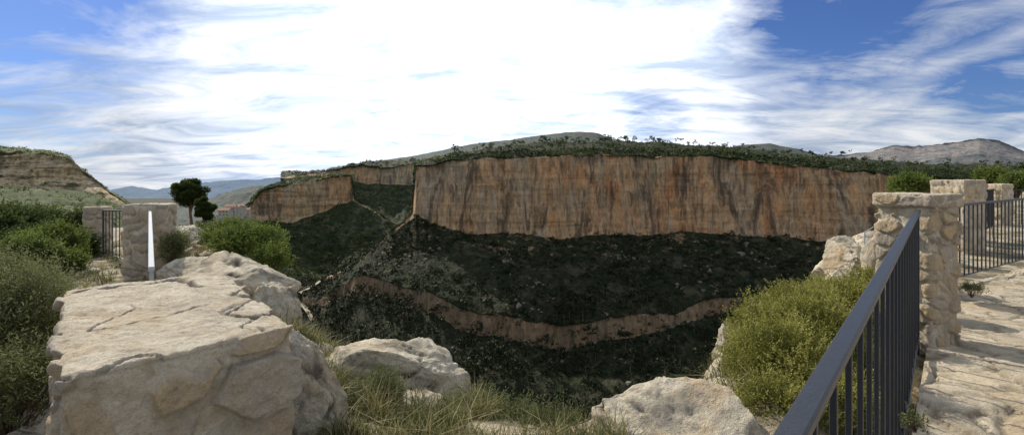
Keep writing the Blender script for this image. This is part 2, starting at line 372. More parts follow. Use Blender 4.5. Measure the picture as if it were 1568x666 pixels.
def sample(sh,n,maxrock=.5,cond=None):
    _,V,F,R=sh
    fc=V[F].mean(1);e1=V[F[:,1]]-V[F[:,0]];e2=V[F[:,3]]-V[F[:,0]]
    ar=np.linalg.norm(np.cross(e1,e2),axis=1)
    pr=ar*(R[F].mean(1)<=maxrock)
    if cond is not None: pr=pr*cond(fc)
    pr/=pr.sum()
    idx=rng.choice(len(F),n,p=pr);u=rng.random((n,1));v=rng.random((n,1))
    return V[F[idx,0]]+u*e1[idx]+v*e2[idx]
def px_of(p): return W0+W0*p[:,0]/p[:,1]
pA=sample(A,19000,.7,lambda c:((c[:,1]<420))*(.2+(fbm(c*.05,3,3)>-.05)*1.))
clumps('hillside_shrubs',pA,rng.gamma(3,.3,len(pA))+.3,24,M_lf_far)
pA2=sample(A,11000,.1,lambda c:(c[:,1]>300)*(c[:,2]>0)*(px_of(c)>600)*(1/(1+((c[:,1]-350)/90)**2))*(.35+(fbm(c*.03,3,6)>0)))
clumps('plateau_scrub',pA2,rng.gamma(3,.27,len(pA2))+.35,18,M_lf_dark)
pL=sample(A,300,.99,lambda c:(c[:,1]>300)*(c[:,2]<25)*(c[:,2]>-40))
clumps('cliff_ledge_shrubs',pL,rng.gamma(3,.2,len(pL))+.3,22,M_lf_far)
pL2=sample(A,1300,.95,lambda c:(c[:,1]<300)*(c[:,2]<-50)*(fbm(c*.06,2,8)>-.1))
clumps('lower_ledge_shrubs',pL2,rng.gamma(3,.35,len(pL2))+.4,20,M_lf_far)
pS=sample(A,900,.5,lambda c:(c[:,1]<345)*(c[:,1]>220)*(.03+(fbm(c*.045,3,21)>.25)*1.))
def stones(name,pos,size,mat):
    n=len(pos);bm=bmesh.new();bmesh.ops.create_icosphere(bm,subdivisions=1,radius=1.)
    IV=np.array([v.co[:] for v in bm.verts]);IF=np.array([[v.index for v in f.verts] for f in bm.faces]);bm.free()
    V=IV[None]*(1+.35*rng.normal(size=(n,len(IV),1)))*size[:,None,None]*np.array([1,1,.8])+pos[:,None]
    F=IF[None]+np.arange(n)[:,None,None]*len(IV)
    return mk(name,V.reshape(-1,3),F.reshape(-1,3),mat,{'crev_shade':np.zeros(n*len(IV))},False)
def mat_scree():
    n=NT('scree');n.col(n.ramp(n.noise(.3,4),[(.35,(.08,.07,.055)),(.65,(.22,.19,.15))]));return n.m
stones('scree_rocks',pS,rng.gamma(2,.25,len(pS))+.2,mat_scree())
pB=sample(B,8000,.5,lambda c:(c[:,1]<720)*1.)
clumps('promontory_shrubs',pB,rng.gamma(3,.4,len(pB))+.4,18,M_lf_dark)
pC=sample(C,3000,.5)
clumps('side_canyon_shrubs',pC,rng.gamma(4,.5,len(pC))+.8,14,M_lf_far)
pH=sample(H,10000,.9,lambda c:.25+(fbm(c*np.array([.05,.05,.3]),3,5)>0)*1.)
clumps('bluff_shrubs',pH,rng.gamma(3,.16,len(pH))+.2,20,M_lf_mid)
def pines(name,pos,hts,mat,nt=130):
    n=len(pos);k=7
    off=rng.normal(size=(n,k,3))*np.array([.2,.2,.13]);off[:,:,2]+=.72
    lob=pos[:,None,:]+off*hts[:,None,None];lob=lob.reshape(-1,3);ls=np.repeat(hts,k)*(.11+.08*rng.random(n*k))
    m=nt//k
    c=np.repeat(lob,m,0);s=np.repeat(ls,m);d=unit(len(c));ctr=c+d*(s*(.4+.6*rng.random(len(c))))[:,None]*np.array([1.15,1.15,.75])
    a=unit(len(c));b=np.cross(a,unit(len(c)));q=(s*.38*(.5+rng.random(len(c))))[:,None]
    V=np.stack([ctr+a*q,ctr-a*q*.6+b*q,ctr-a*q*.5-b*q],1).reshape(-1,3)
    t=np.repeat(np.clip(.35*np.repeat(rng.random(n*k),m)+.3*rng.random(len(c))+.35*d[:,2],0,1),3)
    w=hts*.022;ang=np.array([0,2.1,4.2]);T=[]
    for zz,f in ((-.05,1.3),(.75,.5)):
        T.append(np.stack([pos+np.stack([np.cos(x)*w*f,np.sin(x)*w*f,hts*zz],1) for x in ang],1))
    TV=np.stack(T,1).reshape(-1,3)
    base=len(V);F=np.arange(base).reshape(-1,3);TF=[]
    o=base+np.arange(n)[:,None]*6
    for i in range(3):
        j=(i+1)%3
        TF.append(np.concatenate([o+i,o+j,o+3+j],1));TF.append(np.concatenate([o+i,o+3+j,o+3+i],1))
    TF=np.concatenate(TF)
    mi=np.concatenate([np.zeros(len(F)),np.ones(len(TF))])
    return mk(name,np.concatenate([V,TV]),np.concatenate([F,TF]),[mat,M_bark],{'tint':np.concatenate([t,np.zeros(len(TV))])},False,mi)
pT=sample(A,330,.1,lambda c:(c[:,1]>355)*(c[:,1]<660)*(c[:,2]>5)*(px_of(c)>690)*np.where(px_of(c)<1110,1,.8)*(fbm(c*.012,2,9)>-.1))
pines('plateau_pine_trees',pT,3.5+6*rng.random(len(pT))**1.6,M_lf_dark)
pV=sample(A,900,.3,lambda c:(c[:,2]<-62)*1.)
pines('valley_trees',pV,5+6*rng.random(len(pV)),M_lf_far,110)
pV2=sample(B,1000,.3,lambda c:(c[:,2]<-55)*(px_of(c)>400)*1.)
pines('riverbank_trees',pV2,5+6*rng.random(len(pV2)),M_lf_dark,84)
pR=sample(N,220,.5,lambda c:(c[:,1]>17)*(px_of(c)>1385)*(px_of(c)<2200)*1.)
clumps('terrace_scrub',pR,.3+.4*rng.random(len(pR)),260,M_lf_mid,.8,.14)

# ---------------------------------------------------------------- near bushes
def leaves(V,T,ctr,dirs,L,w,tint):
    n=len(ctr);side=np.cross(dirs,unit(n));side/=np.maximum(np.linalg.norm(side,axis=1),1e-6)[:,None]
    L=L[:,None];w=w[:,None]
    V.append(np.stack([ctr-side*w*.3,ctr+dirs*L*.5+side*w*.6,ctr+dirs*L,ctr+dirs*L*.5-side*w*.6],1).reshape(-1,3))
    T.append(np.repeat(tint,4))
def bush(name,blobs,nsprig,mat,leaf=.02,sprig=.09,per=14,up=.5,base=None,wr=.4):
    V=[];T=[]
    vol=np.array([b[1][0]*b[1][2] for b in blobs]);cnt=(nsprig*vol/vol.sum()).astype(int)
    allst=[]
    for (c,r),n in zip(blobs,cnt):
        c=np.array(c,float);r=np.array(r,float)
        d=unit(n);d[:,2]=np.where(d[:,2]<-.3,-d[:,2],d[:,2])
        lump=1+.45*fbm(d*2.2+c,3,31)+.3*fbm(d*6+c,2,32)
        rad=(.5+.5*rng.random(n)**.6)*lump
        p=c+d*r*rad[:,None]
        sd=d+np.array([0,0,up])+.5*rng.normal(size=(n,3));sd/=np.linalg.norm(sd,axis=1)[:,None]
        sl=sprig*(.4+1.2*rng.random(n)**1.5)
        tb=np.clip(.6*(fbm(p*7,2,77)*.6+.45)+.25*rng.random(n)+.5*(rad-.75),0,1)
        allst.append((p,sd,sl))
        for k in range(per):
            t=(k+rng.random(n))/per
            q=p+sd*(sl*t)[:,None]
            ld=sd*.7+unit(n);ld/=np.linalg.norm(ld,axis=1)[:,None]
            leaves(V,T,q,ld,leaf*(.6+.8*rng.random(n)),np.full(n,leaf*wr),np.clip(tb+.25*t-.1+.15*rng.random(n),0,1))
    V=np.concatenate(V);T=np.concatenate(T);F=np.arange(len(V)).reshape(-1,4)
    SV=[]
    for (p,sd,sl),(c,r) in zip(allst,blobs):
        c=np.array(c,float);r=np.array(r,float)
        k=max(30,len(p)//8);q=p[:k];b0=c+np.array([0,0,-r[2]])+rng.normal(size=(len(q),3))*r*.12
        w=np.cross(q-b0,unit(len(q)));w/=np.linalg.norm(w,axis=1)[:,None];w*=leaf*.14
        SV.append(np.stack([b0-w*1.5,b0+w*1.5,q+w*.5,q-w*.5],1).reshape(-1,3))
    SV=np.concatenate(SV);SF=np.arange(len(SV)).reshape(-1,4)+len(V)
    mi=np.concatenate([np.zeros(len(F)),np.ones(len(SF))])
    return mk(name,np.concatenate([V,SV]),np.concatenate([F,SF]),[mat,M_bark],{'tint':np.concatenate([T,np.zeros(len(SV))])},False,mi)
def bb(px,py,d,hw,hh,dp=None):
    s=d/W0;return (P(px,py,d),(hw*s,(dp if dp else hw)*s,hh*s))
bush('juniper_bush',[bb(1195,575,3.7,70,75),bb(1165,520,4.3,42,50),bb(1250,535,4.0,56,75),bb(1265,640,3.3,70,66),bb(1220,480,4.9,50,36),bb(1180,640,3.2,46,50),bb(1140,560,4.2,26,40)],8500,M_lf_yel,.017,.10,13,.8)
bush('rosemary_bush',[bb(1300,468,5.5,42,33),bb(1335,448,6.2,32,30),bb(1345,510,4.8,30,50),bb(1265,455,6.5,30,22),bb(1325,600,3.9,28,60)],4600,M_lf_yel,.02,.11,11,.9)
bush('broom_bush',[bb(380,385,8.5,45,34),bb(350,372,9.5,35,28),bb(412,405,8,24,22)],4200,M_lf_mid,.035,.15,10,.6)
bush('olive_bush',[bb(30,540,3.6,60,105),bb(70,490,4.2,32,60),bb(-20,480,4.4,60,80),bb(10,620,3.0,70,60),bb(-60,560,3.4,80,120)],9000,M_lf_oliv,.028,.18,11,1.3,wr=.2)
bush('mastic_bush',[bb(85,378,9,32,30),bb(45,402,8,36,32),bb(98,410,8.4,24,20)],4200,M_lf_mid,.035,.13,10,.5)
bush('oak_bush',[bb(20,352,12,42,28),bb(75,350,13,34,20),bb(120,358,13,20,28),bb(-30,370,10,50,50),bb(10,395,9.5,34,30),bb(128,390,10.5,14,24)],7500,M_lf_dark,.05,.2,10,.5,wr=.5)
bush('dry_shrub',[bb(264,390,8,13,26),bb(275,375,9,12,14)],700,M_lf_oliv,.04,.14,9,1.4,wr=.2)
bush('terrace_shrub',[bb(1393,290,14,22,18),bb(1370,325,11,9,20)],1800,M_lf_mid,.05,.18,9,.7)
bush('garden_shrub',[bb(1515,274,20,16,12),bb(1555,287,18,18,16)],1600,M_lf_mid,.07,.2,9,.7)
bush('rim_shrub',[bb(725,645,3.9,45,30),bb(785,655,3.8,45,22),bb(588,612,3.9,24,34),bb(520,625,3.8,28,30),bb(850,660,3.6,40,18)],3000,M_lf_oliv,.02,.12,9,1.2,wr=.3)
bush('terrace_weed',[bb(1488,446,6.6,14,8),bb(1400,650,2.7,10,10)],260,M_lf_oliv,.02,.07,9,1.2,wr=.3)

def grass(name,pts,nb,Lr,mat,spread=.04,lean=.5):
    n=len(pts);c=np.repeat(pts,nb,0);N_=len(c)
    c=c+np.stack([rng.normal(size=N_)*spread,rng.normal(size=N_)*spread,np.full(N_,-.02)],1)
    L=np.repeat(Lr[0]+(Lr[1]-Lr[0])*rng.random(n)**2,nb)*(.4+.7*rng.random(N_))
    ld=rng.normal(size=(N_,2))*lean
    m1=c+np.stack([ld[:,0]*L*.35,ld[:,1]*L*.35,L*.55],1);tp=c+np.stack([ld[:,0]*L*1.0,ld[:,1]*L*1.0,L*(.95-.25*np.abs(ld[:,0]))],1)
    a=rng.random(N_)*6.28;w=np.stack([np.cos(a),np.sin(a),0*a],1)*(.0025+.002*rng.random(N_))[:,None]
    V=np.stack([c-w,c+w,m1+w*.8,m1-w*.8,m1-w*.8,m1+w*.8,tp+w*.15,tp-w*.15],1).reshape(-1,3)
    F=np.arange(len(V)).reshape(-1,4)
    t=np.clip(np.repeat(rng.random(n)**1.1*.9,nb)+.35*(rng.random(N_)-.4),0,1)
    return mk(name,V,F,mat,{'tint':np.repeat(t,8)},False)
def gpts(n,pr,dr,th=-.05):
    out=[]
    while len(out)<n:
        px=rng.uniform(*pr);d=rng.uniform(*dr)
        x,y=d*(px-W0)/W0,d
        if fbm(np.array([[x*2.2,y*2.2,3.]]),2,4)[0]<th: continue
        z=gz(x,y)
        if z is not None: out.append((x,y,z))
    return np.array(out)
gp=np.concatenate([gpts(2100,(440,960),(2.4,6.0)),gpts(350,(440,560),(4,9)),gpts(800,(1090,1380),(3,9)),gpts(500,(-100,300),(4,13)),gpts(250,(260,440),(5,14))])
grass('grass',gp,26,(.06,.30),M_grass)

# ---------------------------------------------------------------- rocks
def rock(name,c,r,seed,sub=5,yaw=0.,cuts=16,amp=1.):
    bm=bmesh.new();bmesh.ops.create_icosphere(bm,subdivisions=sub,radius=1.)
    V=np.array([v.co[:] for v in bm.verts]);F=np.array([[v.index for v in f.verts] for f in bm.faces]);bm.free()
    rs=np.random.default_rng(seed)
    V*=1.3
    V+=V*(fbm(V*.9+seed,2,seed)*.15)[:,None]
    for _ in range(cuts):
        n=rs.normal(size=3);n/=np.linalg.norm(n);o=.68+.3*rs.random()
        w=V+ (fbm(V*2.5+seed,3,seed+9)*.05)[:,None]*n
        dd=w@n-o;V=V-np.outer(np.maximum(dd,0),n)*.97
    N_=V/np.linalg.norm(V,axis=1)[:,None]
    q=V+seed*3.7
    crk=ridged(q*.9+.15*np.stack([fbm(q*4,3,1),fbm(q*4,3,2),fbm(q*4,3,3)],1),2,seed+3);g=sst(.84,.95,crk)
    q2=q@np.array([[.9,.1,.3],[-.1,1,.1],[-.3,-.1,.9]])
    ly=fbm(q2*np.array([.8,.8,5.]),5,seed+5,.62)
    dsp=fbm(q*2.5,5,seed,.55)*.09+fbm(q*9,5,seed+2,.65)*.055+ly*.09-g*.08
    V=V+N_*(dsp*amp)[:,None]
    crev_shade=np.clip(g*.9+np.maximum(0,-ly-.12)*2.6+np.maximum(0,-fbm(q*9,5,seed+2,.65)-.2)*1.5,0,1)  # recess shade for the colour: darkens grooves and sunken layers
    V=V*np.array(r);cy,sy=math.cos(yaw),math.sin(yaw)
    V=np.stack([V[:,0]*cy-V[:,1]*sy,V[:,0]*sy+V[:,1]*cy,V[:,2]],1)+np.array(c)
    return mk(name,V,F,M_rock,{'crev_shade':crev_shade})
def rk(px,py,d,hw,hh,seed,sub=5,dp=1.,yaw=0.,name='boulder',drop=.25):
    s=d/W0;c=P(px,py,d);r=np.array([hw*s,hw*s*dp,hh*s*(1+drop)]);c[2]-=hh*s*drop
    return rock(name,c,r,seed,sub,yaw)
rk(618,580,4.6,92,66,3,6,.9,.2)
rk(365,450,6.4,85,54,5,6,1.1,.3,'limestone_outcrop')
rk(412,485,5.8,36,66,8,6,1.2,.1,'limestone_outcrop')
rk(468,625,3.0,60,115,12,6,.9,.3,'limestone_outcrop')
rk(300,428,7.5,45,26,9,5,1,.3)
rk(285,375,9.5,24,22,14,5,1,.1);rk(310,390,9,22,16,15,5);rk(297,355,11,18,12,16,5)
rk(330,402,8.6,28,14,17,5)
rk(530,580,4.4,38,38,18,5);rk(640,632,4.0,42,28,19,5);rk(548,662,3.6,24,16,20,5);rk(600,655,3.7,22,14,22,5)
rk(800,664,3.5,24,12,24,5);rk(670,655,3.7,18,10,25,5);rk(495,545,5,22,18,26,5)
rk(1045,690,3.1,140,92,27,6,1.,.4,'limestone_outcrop')
rk(1115,622,3.8,58,50,28,6,1.,0,'limestone_outcrop')
rk(1118,530,5.2,24,38,30,5);rk(1135,505,5.8,16,18,31,5);rk(1157,478,6.6,14,12,32,5);rk(1105,575,4.6,30,26,33,5)
rk(1298,398,8.2,32,28,34,6,1,.2,'limestone_outcrop');rk(1338,375,9,32,24,35,6,1,.4,'limestone_outcrop');rk(1283,430,7.4,18,14,36,5);rk(1358,392,7.5,30,34,37,5)
rk(1318,428,7.,20,14,38,5);rk(1362,345,10,20,18,39,5);rk(1262,412,8.8,16,12,40,5);rk(1390,350,7,22,26,44,5);rk(1375,420,6,26,30,45,5)
rk(110,425,8.5,34,10,41,5);rk(150,405,10,26,8,42,5);rk(95,640,3.0,26,26,43,5);rk(55,660,3,36,14,44,5);rk(105,470,6,20,12,46,5)

# ---------------------------------------------------------------- masonry
def cube_grid(n):
    bm=bmesh.new();bmesh.ops.create_cube(bm,size=1.);bmesh.ops.subdivide_edges(bm,edges=bm.edges[:],cuts=n,use_grid_fill=True)
    V=np.array([v.co[:] for v in bm.verts]);F=np.array([[v.index for v in f.verts] for f in bm.faces]);bm.free();return V,F
def normals(V,F):
    fn=np.cross(V[F[:,1]]-V[F[:,0]],V[F[:,2]]-V[F[:,0]]);N_=np.zeros_like(V)
    for k in range(4): np.add.at(N_,F[:,k],fn)
    return N_/np.maximum(np.linalg.norm(N_,axis=1),1e-9)[:,None]
def masonry(name,corners,z0,z1,n=70,stone=.22,rd=.03,depth=.03,seed=0,topmortar=True,anis=1.3,wob=.012,parent=None,mw=.16,crs=2.2):
    V,F=cube_grid(n);c=np.array(corners,float)
    wx=(np.linalg.norm(c[1]-c[0])+np.linalg.norm(c[2]-c[3]))/2;wy=(np.linalg.norm(c[3]-c[0])+np.linalg.norm(c[2]-c[1]))/2
    D=np.array([wx,wy,z1-z0]);M=V*D;h=D/2;q=np.clip(M,-(h-rd),h-rd);e=M-q;l=np.linalg.norm(e,axis=1)
    M=q+e/np.maximum(l,1e-9)[:,None]*rd
    U=M/D+.5
    u,v=U[:,0:1],U[:,1:2]
    xy=(c[0]*(1-u)*(1-v)+c[1]*u*(1-v)+c[2]*u*v+c[3]*(1-u)*v)
    X=np.concatenate([xy,z0+U[:,2:3]*(z1-z0)],1)
    Nn=normals(X,F)
    pp=X/stone*np.array([1,1,anis])+seed*5.3
    pp=pp+.22*np.stack([fbm(X*4,3,1),fbm(X*4,3,2),fbm(X*4,3,3)],1)
    f1,f2,cid=vor(pp,seed,1.)
    e0=fbm(X*8,3,seed+20)*.07
    ee=f2-f1+e0-np.maximum(0,fbm(X*3.5,2,seed+22))*.25
    ed=sst(mw*.45,mw*.8,ee)
    top=sst(.6,.85,Nn[:,2]) if topmortar else np.zeros(len(X))
    wr=.16*np.stack([fbm(X*6,4,4),fbm(X*6,4,5),0*X[:,0]],1)
    crk=ridged(X*np.array([crs,crs,1])+wr+seed,1,seed+7)
    crk2=sst(.90,.97,crk)*sst(-.5,-.15,fbm(X*2.,2,seed+9))
    crk3=ridged(X*np.array([crs*2.2,crs*2.2,1])+wr+seed+9,1,seed+17);crk2=np.maximum(crk2,.6*sst(.93,.98,crk3)*sst(.0,.2,fbm(X*2.,2,seed+19)))
    out=ed*depth+(cid-.5)*depth*1.2*ed
    out=out*(1-top)+top*(depth*.6)
    X=X+Nn*(out+fbm(X*4,4,seed+3)*wob*1.5+fbm(X*22,4,seed+4,.65)*wob*.9-crk2*.03*(.1+top*.9))[:,None]
    mortar=np.clip(1-ed+top,0,1)
    rim=np.exp(-((ee-mw*.5)/(mw*.16))**2)
    crev_shade=np.clip(crk2*(.05+.95*top)+(1-top)*rim*.5*sst(-.2,.2,fbm(X*5,2,seed+30))+top*sst(.35,.6,fbm(X*9,4,seed+31,.6))*.35,0,1)  # crevice shade painted into cracks and stone rims, plus random blotches on top
    return mk(name,X,F,M_mas,{'tint':cid,'mortar':mortar,'crev_shade':crev_shade},parent=parent)
def sq(cx,cy,w,yaw):
    o=[]
    for a,b in ((-1,-1),(1,-1),(1,1),(-1,1)):
        x,y=a*w/2,b*w/2;o.append((cx+x*math.cos(yaw)-y*math.sin(yaw),cy+x*math.sin(yaw)+y*math.cos(yaw)))
    return o
masonry('stone_parapet',[(-1.52,1.72),(-1.03,2.38),(-2.22,3.9),(-2.78,3.18)],-1.75,-.66,200,.30,.03,.03,3,wob=.014,mw=.26,crs=1.7)
masonry('stone_pillar',sq(-5.82,8.25,.58,.35),-1.6,-.30,60,.26,.03,.025,5,mw=.2)
masonry('stone_pillar',sq(-9.05,11.2,.42,.5),-1.65,-.46,50,.28,.03,.025,6,mw=.2)
yawR=math.radians(24)
masonry('stone_pillar',sq(3.95,5.0,.46,yawR),-1.7,-.19,120,.23,.025,.024,8,mw=.2,anis=1.7)
cap=masonry('pillar_cap',sq(3.95,5.0,.53,yawR),-.20,-.075,60,.3,.03,.008,9)
cap.parent=bpy.data.objects['stone_pillar.002']
masonry('stone_pillar',sq(P(1467,0,12)[0],12,.72,.3),-1.6,.13,50,.3,.03,.025,10,mw=.2)
masonry('stone_pillar',sq(P(1529,0,16)[0],16,.5,.3),-1.6,.05,40,.3,.03,.025,11,mw=.2)

# ---------------------------------------------------------------- terrace
def xe(y): return np.interp(y,[-4,.5,4.9,7.6,9.4,12.5],[-2.4,.18,3.98,6.62,9.5,17])
ys=np.linspace(-3,12.3,420);tt=np.linspace(0,1,420)**1.6
Y,Tt=np.meshgrid(ys,tt,indexing='ij');X=xe(Y)+Tt*24
p=np.stack([X.ravel(),Y.ravel(),np.zeros(X.size)],1)
pw=p+.15*np.stack([fbm(p*3,3,1),fbm(p*3,3,2),0*p[:,0]],1)
f1,f2,cid=vor(pw*np.array([2.1,2.1,1])+.0,77)
ed=sst(.01,.1,f2-f1)
p[:,2]=-1.5+ed*.018+(cid-.5)*.03+fbm(p*2.,4,8)*.03+fbm(p*14,3,9)*.006
nn=420;r_=np.arange(nn-1)[:,None]*nn+np.arange(nn-1)[None]
F=np.stack([r_,r_+nn,r_+nn+1,r_+1],-1).reshape(-1,4)
ei=np.arange(nn)*nn;low=p[ei].copy();low[:,2]-=.35;low[:,0]-=.05
b=len(p);k=np.arange(nn-1)
F=np.concatenate([F,np.stack([ei[k],b+k,b+k+1,ei[k+1]],1)])
mk('stone_terrace_floor',np.concatenate([p,low]),F,M_pave,{'tint':np.concatenate([cid,np.zeros(nn)]),'mortar':np.concatenate([1-ed,np.zeros(nn)])})

# ---------------------------------------------------------------- railings
def bars(name,segs,mat):
    V=[];F=[]
    for a,b,w,h,*upv in segs:
        a=np.array(a,float);b=np.array(b,float);d=b-a;d/=np.linalg.norm(d)
        up=np.array([0,0,1.]) if abs(d[2])<.9 else np.array(upv[0] if upv else (0,1.,0))
        s=np.cross(d,up);s/=np.linalg.norm(s);u=np.cross(s,d);c=.2
        base=len(V)
        prof=[(-w/2,-h/2+h*c),(-w/2+w*c*.5,-h/2),(w/2-w*c*.5,-h/2),(w/2,-h/2+h*c),(w/2,h/2-h*c),(w/2-w*c*.5,h/2),(-w/2+w*c*.5,h/2),(-w/2,h/2-h*c)]
        for e in (a,b):
            for x,y in prof: V.append(e+s*x+u*y)
        for i in range(8):
            j=(i+1)%8;F.append((base+i,base+j,base+8+j,base+8+i))
        for o in (0,8):
            F.append((base+o,base+o+1,base+o+2,base+o+3));F.append((base+o+4,base+o+5,base+o+6,base+o+7));F.append((base+o,base+o+3,base+o+4,base+o+7))
    return mk(name,V,F,mat,None,False)
def railing(name,a,b,H,sp=.11,mat=None,tw=.045,th=.022,bw=.014,bot=.1):
    a=np.array(a,float);b=np.array(b,float);L=np.linalg.norm((b-a)[:2]);dz=np.array([0,0,1.])
    S=[(a,b,tw,th),(a-dz*(H-bot),b-dz*(H-bot),.03,.014)]
    dr=(b-a)[:2]/L
    n=int(L/sp)
    for i in range(1,n):
        q=a+(b-a)*i/n;S.append((q-dz*th*.4,q-dz*(H-bot),bw,bw,(dr[0],dr[1],0)))
    for q in (a+(b-a)*.01,b-(b-a)*.01): S.append((q-dz*th*.4,q-dz*(H+.1),.03,.03,(dr[0],dr[1],0)))
    return bars(name,S,mat or M_iron)
railing('iron_railing',(.44,.83,-.43),(3.74,4.72,-.235),1.2,.24,None,.045,.028,.016,.06)
railing('iron_railing',(4.2,5.25,-.26),(6.62,7.65,-.29),1.2,.2)
railing('iron_railing',(6.62,7.65,-.29),(9.6,9.45,-.22),1.18,.17,None,.05,.035,.018)
railing('iron_railing',(9.6,9.45,-.22),(17,12.3,-.15),1.2,.17)
railing('iron_railing',(P(1490,0,12.2)[0],12.2,-.12),(P(1522,0,16)[0],16,-.1),1.2,.2,None,.05,.03,.02)
railing('iron_railing',(P(1540,0,16)[0],16,-.12),(21,17,-.12),1.2,.2,None,.05,.03,.02)
railing('iron_railing',(-6.12,8.55,-.42),(-8.75,10.95,-.52),1.0,.3,None,.045,.03,.016)
railing('steel_railing',(-5.62,7.95,-.40),(-2.62,3.72,-.60),.95,.3,M_galv,.04,.03,.016)
def tube(name,pts,r,mat):
    cu=bpy.data.curves.new(name,'CURVE');cu.dimensions='3D';cu.bevel_depth=r;cu.bevel_resolution=3
    for ps in pts:
        s=cu.splines.new('POLY');s.points.add(len(ps)-1)
        for i,q in enumerate(ps): s.points[i].co=(*q,1)
    cu.materials.append(mat);ob=bpy.data.objects.new(name,cu);sc.collection.objects.link(ob);return ob
a0,a1,a2=P(1324,356,8.2),P(1345,343,8.0),P(1352,352,9)
dn=np.array([0,0,-.4])
tube('steel_handrail',[[a0+dn,a0,a1,a1+dn],[a0+dn*.5,a1+dn*.5],[a1,a2,a2+dn]],.011,M_galv)

# ---------------------------------------------------------------- pine tree
def tree(name,base,ht,crown_c,crown_r,seed):
    rs=np.random.default_rng(seed);V=[];F=[];
    def limb(a,b,r0,r1,n=6,bend=.1):
        a=np.array(a,float);b=np.array(b,float);o=rs.normal(size=3)*bend*np.linalg.norm(b-a)
        for i in range(n+1):
            t=i/n;c=a+(b-a)*t+o*math.sin(math.pi*t);r=r0*(1-t)+r1*t
            k=len(V)
            for j in range(7): V.append(c+np.array([math.cos(j*.8976)*r,math.sin(j*.8976)*r,0]))
            if i:
                for j in range(7): F.append((k-7+j,k-7+(j+1)%7,k+(j+1)%7,k+j))
    base=np.array(base);top=np.array(crown_c)
    limb(base-np.array([0,0,.4]),top,.13,.05,8,.05)
    lobes=[]
    for i in range(42):
        d=rs.normal(size=3);d/=np.linalg.norm(d);rr=.3+.62*rs.random();e=top+d*np.array(crown_r)*rr
        s=base+(top-base)*(.45+.5*rs.random());limb(s,e,.04,.012,4,.12);lobes.append(e)
    TV=np.array(V);TF=np.array(F);LV=[];LT=[]
    for e in lobes:
        n=300;d=rs.normal(size=(n,3));d/=np.linalg.norm(d,axis=1)[:,None]
        q=e+d*np.array([.5,.5,.36])*crown_r[0]/1.5*(.3+.8*rs.random((n,1)))
        ld=d+np.array([0,0,.6]);ld/=np.linalg.norm(ld,axis=1)[:,None]
        tl=rs.random()
        for k in range(3):
            l2=ld+rs.normal(size=(n,3))*.5;l2/=np.linalg.norm(l2,axis=1)[:,None]
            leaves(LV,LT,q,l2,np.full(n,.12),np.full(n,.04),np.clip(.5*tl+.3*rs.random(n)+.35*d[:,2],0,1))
    LV=np.concatenate(LV);LT=np.concatenate(LT);LF=np.arange(len(LV)).reshape(-1,4)
    return mk(name,np.concatenate([LV,TV]),np.concatenate([LF,TF+len(LV)]),[M_lf_dark,M_bark],{'tint':np.concatenate([LT,np.zeros(len(TV))])},False,np.concatenate([np.zeros(len(LF)),np.ones(len(TF))]))
s40=40/W0
tree('pine_tree',P(296,350,40),3.6,P(291,297,40),(23*s40,23*s40,21*s40),4)
tree('pine_tree',P(316,350,38),2.2,P(314,320,38),(13*s40,13*s40,17*s40),5)

# ---------------------------------------------------------------- village houses
def house(px,py,d,w,h,yaw):
    c=P(px,py,d);e=bpy.data.objects.new('village_house',None);sc.collection.objects.link(e);e.location=c;e.rotation_euler=(0,0,yaw)
    dp=w*.8
    V=[(-w/2,-dp/2,-4),(w/2,-dp/2,-4),(w/2,dp/2,-4),(-w/2,dp/2,-4),(-w/2,-dp/2,h),(w/2,-dp/2,h),(w/2,dp/2,h),(-w/2,dp/2,h)]
    mk('walls',V,[(0,1,5,4),(1,2,6,5),(2,3,7,6),(3,0,4,7)],M_plaster,None,False,None,e)
    o=.4;rh=h+w*.22
    V=[(-w/2-o,-dp/2-o,h),(w/2+o,-dp/2-o,h),(w/2+o,dp/2+o,h),(-w/2-o,dp/2+o,h),(-w/2-o,0,rh),(w/2+o,0,rh)]
    mk('roof',V,[(0,1,5,4),(2,3,4,5)],M_roof,None,False,None,e)
    mk('gables',[(-w/2,-dp/2,h),(-w/2,dp/2,h),(-w/2,0,rh-.1),(w/2,-dp/2,h),(w/2,dp/2,h),(w/2,0,rh-.1)],[(0,1,2),(3,4,5)],M_plaster,None,False,None,e)
    wv=[];wf=[]
    for i in range(3):
        for j in range(2):
            x=-w/2+w*(i+.7)/3.4;z=h*(.2+.45*j);k=len(wv)
            wv+=[(x,-dp/2-.03,z),(x+w*.1,-dp/2-.03,z),(x+w*.1,-dp/2-.03,z+h*.2),(x,-dp/2-.03,z+h*.2)];wf.append((k,k+1,k+2,k+3))
    mk('windows',wv,wf,M_win,None,False,None,e)
for i,(px,py,w,h) in enumerate([(345,331,9,5),(354,327,8,6),(362,330,9,7),(369,324,7,5),(376,331,8,6),(340,337,8,5),(366,338,10,5)]):
    house(px,py,430+8*i,w,h,.3*math.sin(i*2.1))

# ---------------------------------------------------------------- light / sky / camera
az=math.radians(-42);el=math.radians(38)
sd=Vector((math.sin(az)*math.cos(el),math.cos(az)*math.cos(el),math.sin(el)))
su=bpy.data.lights.new('sun','SUN');su.energy=5;su.angle=math.radians(.5);su.color=(1,.93,.80)
so=bpy.data.objects.new('sun',su);sc.collection.objects.link(so);so.rotation_euler=sd.to_track_quat('Z','Y').to_euler()
w=bpy.data.worlds.new('World');sc.world=w;w.use_nodes=True;t=w.node_tree;t.nodes.clear()
class WN(NT):
    def __init__(s): s.t=t;s.tc=t.nodes.new('ShaderNodeTexCoord')
n=WN();out=t.nodes.new('ShaderNodeOutputWorld')
sky=t.nodes.new('ShaderNodeTexSky');sky.sky_type='NISHITA';sky.sun_disc=False;sky.sun_elevation=el;sky.sun_rotation=az
sky.air_density=1.;sky.dust_density=.3;sky.ozone_density=3.
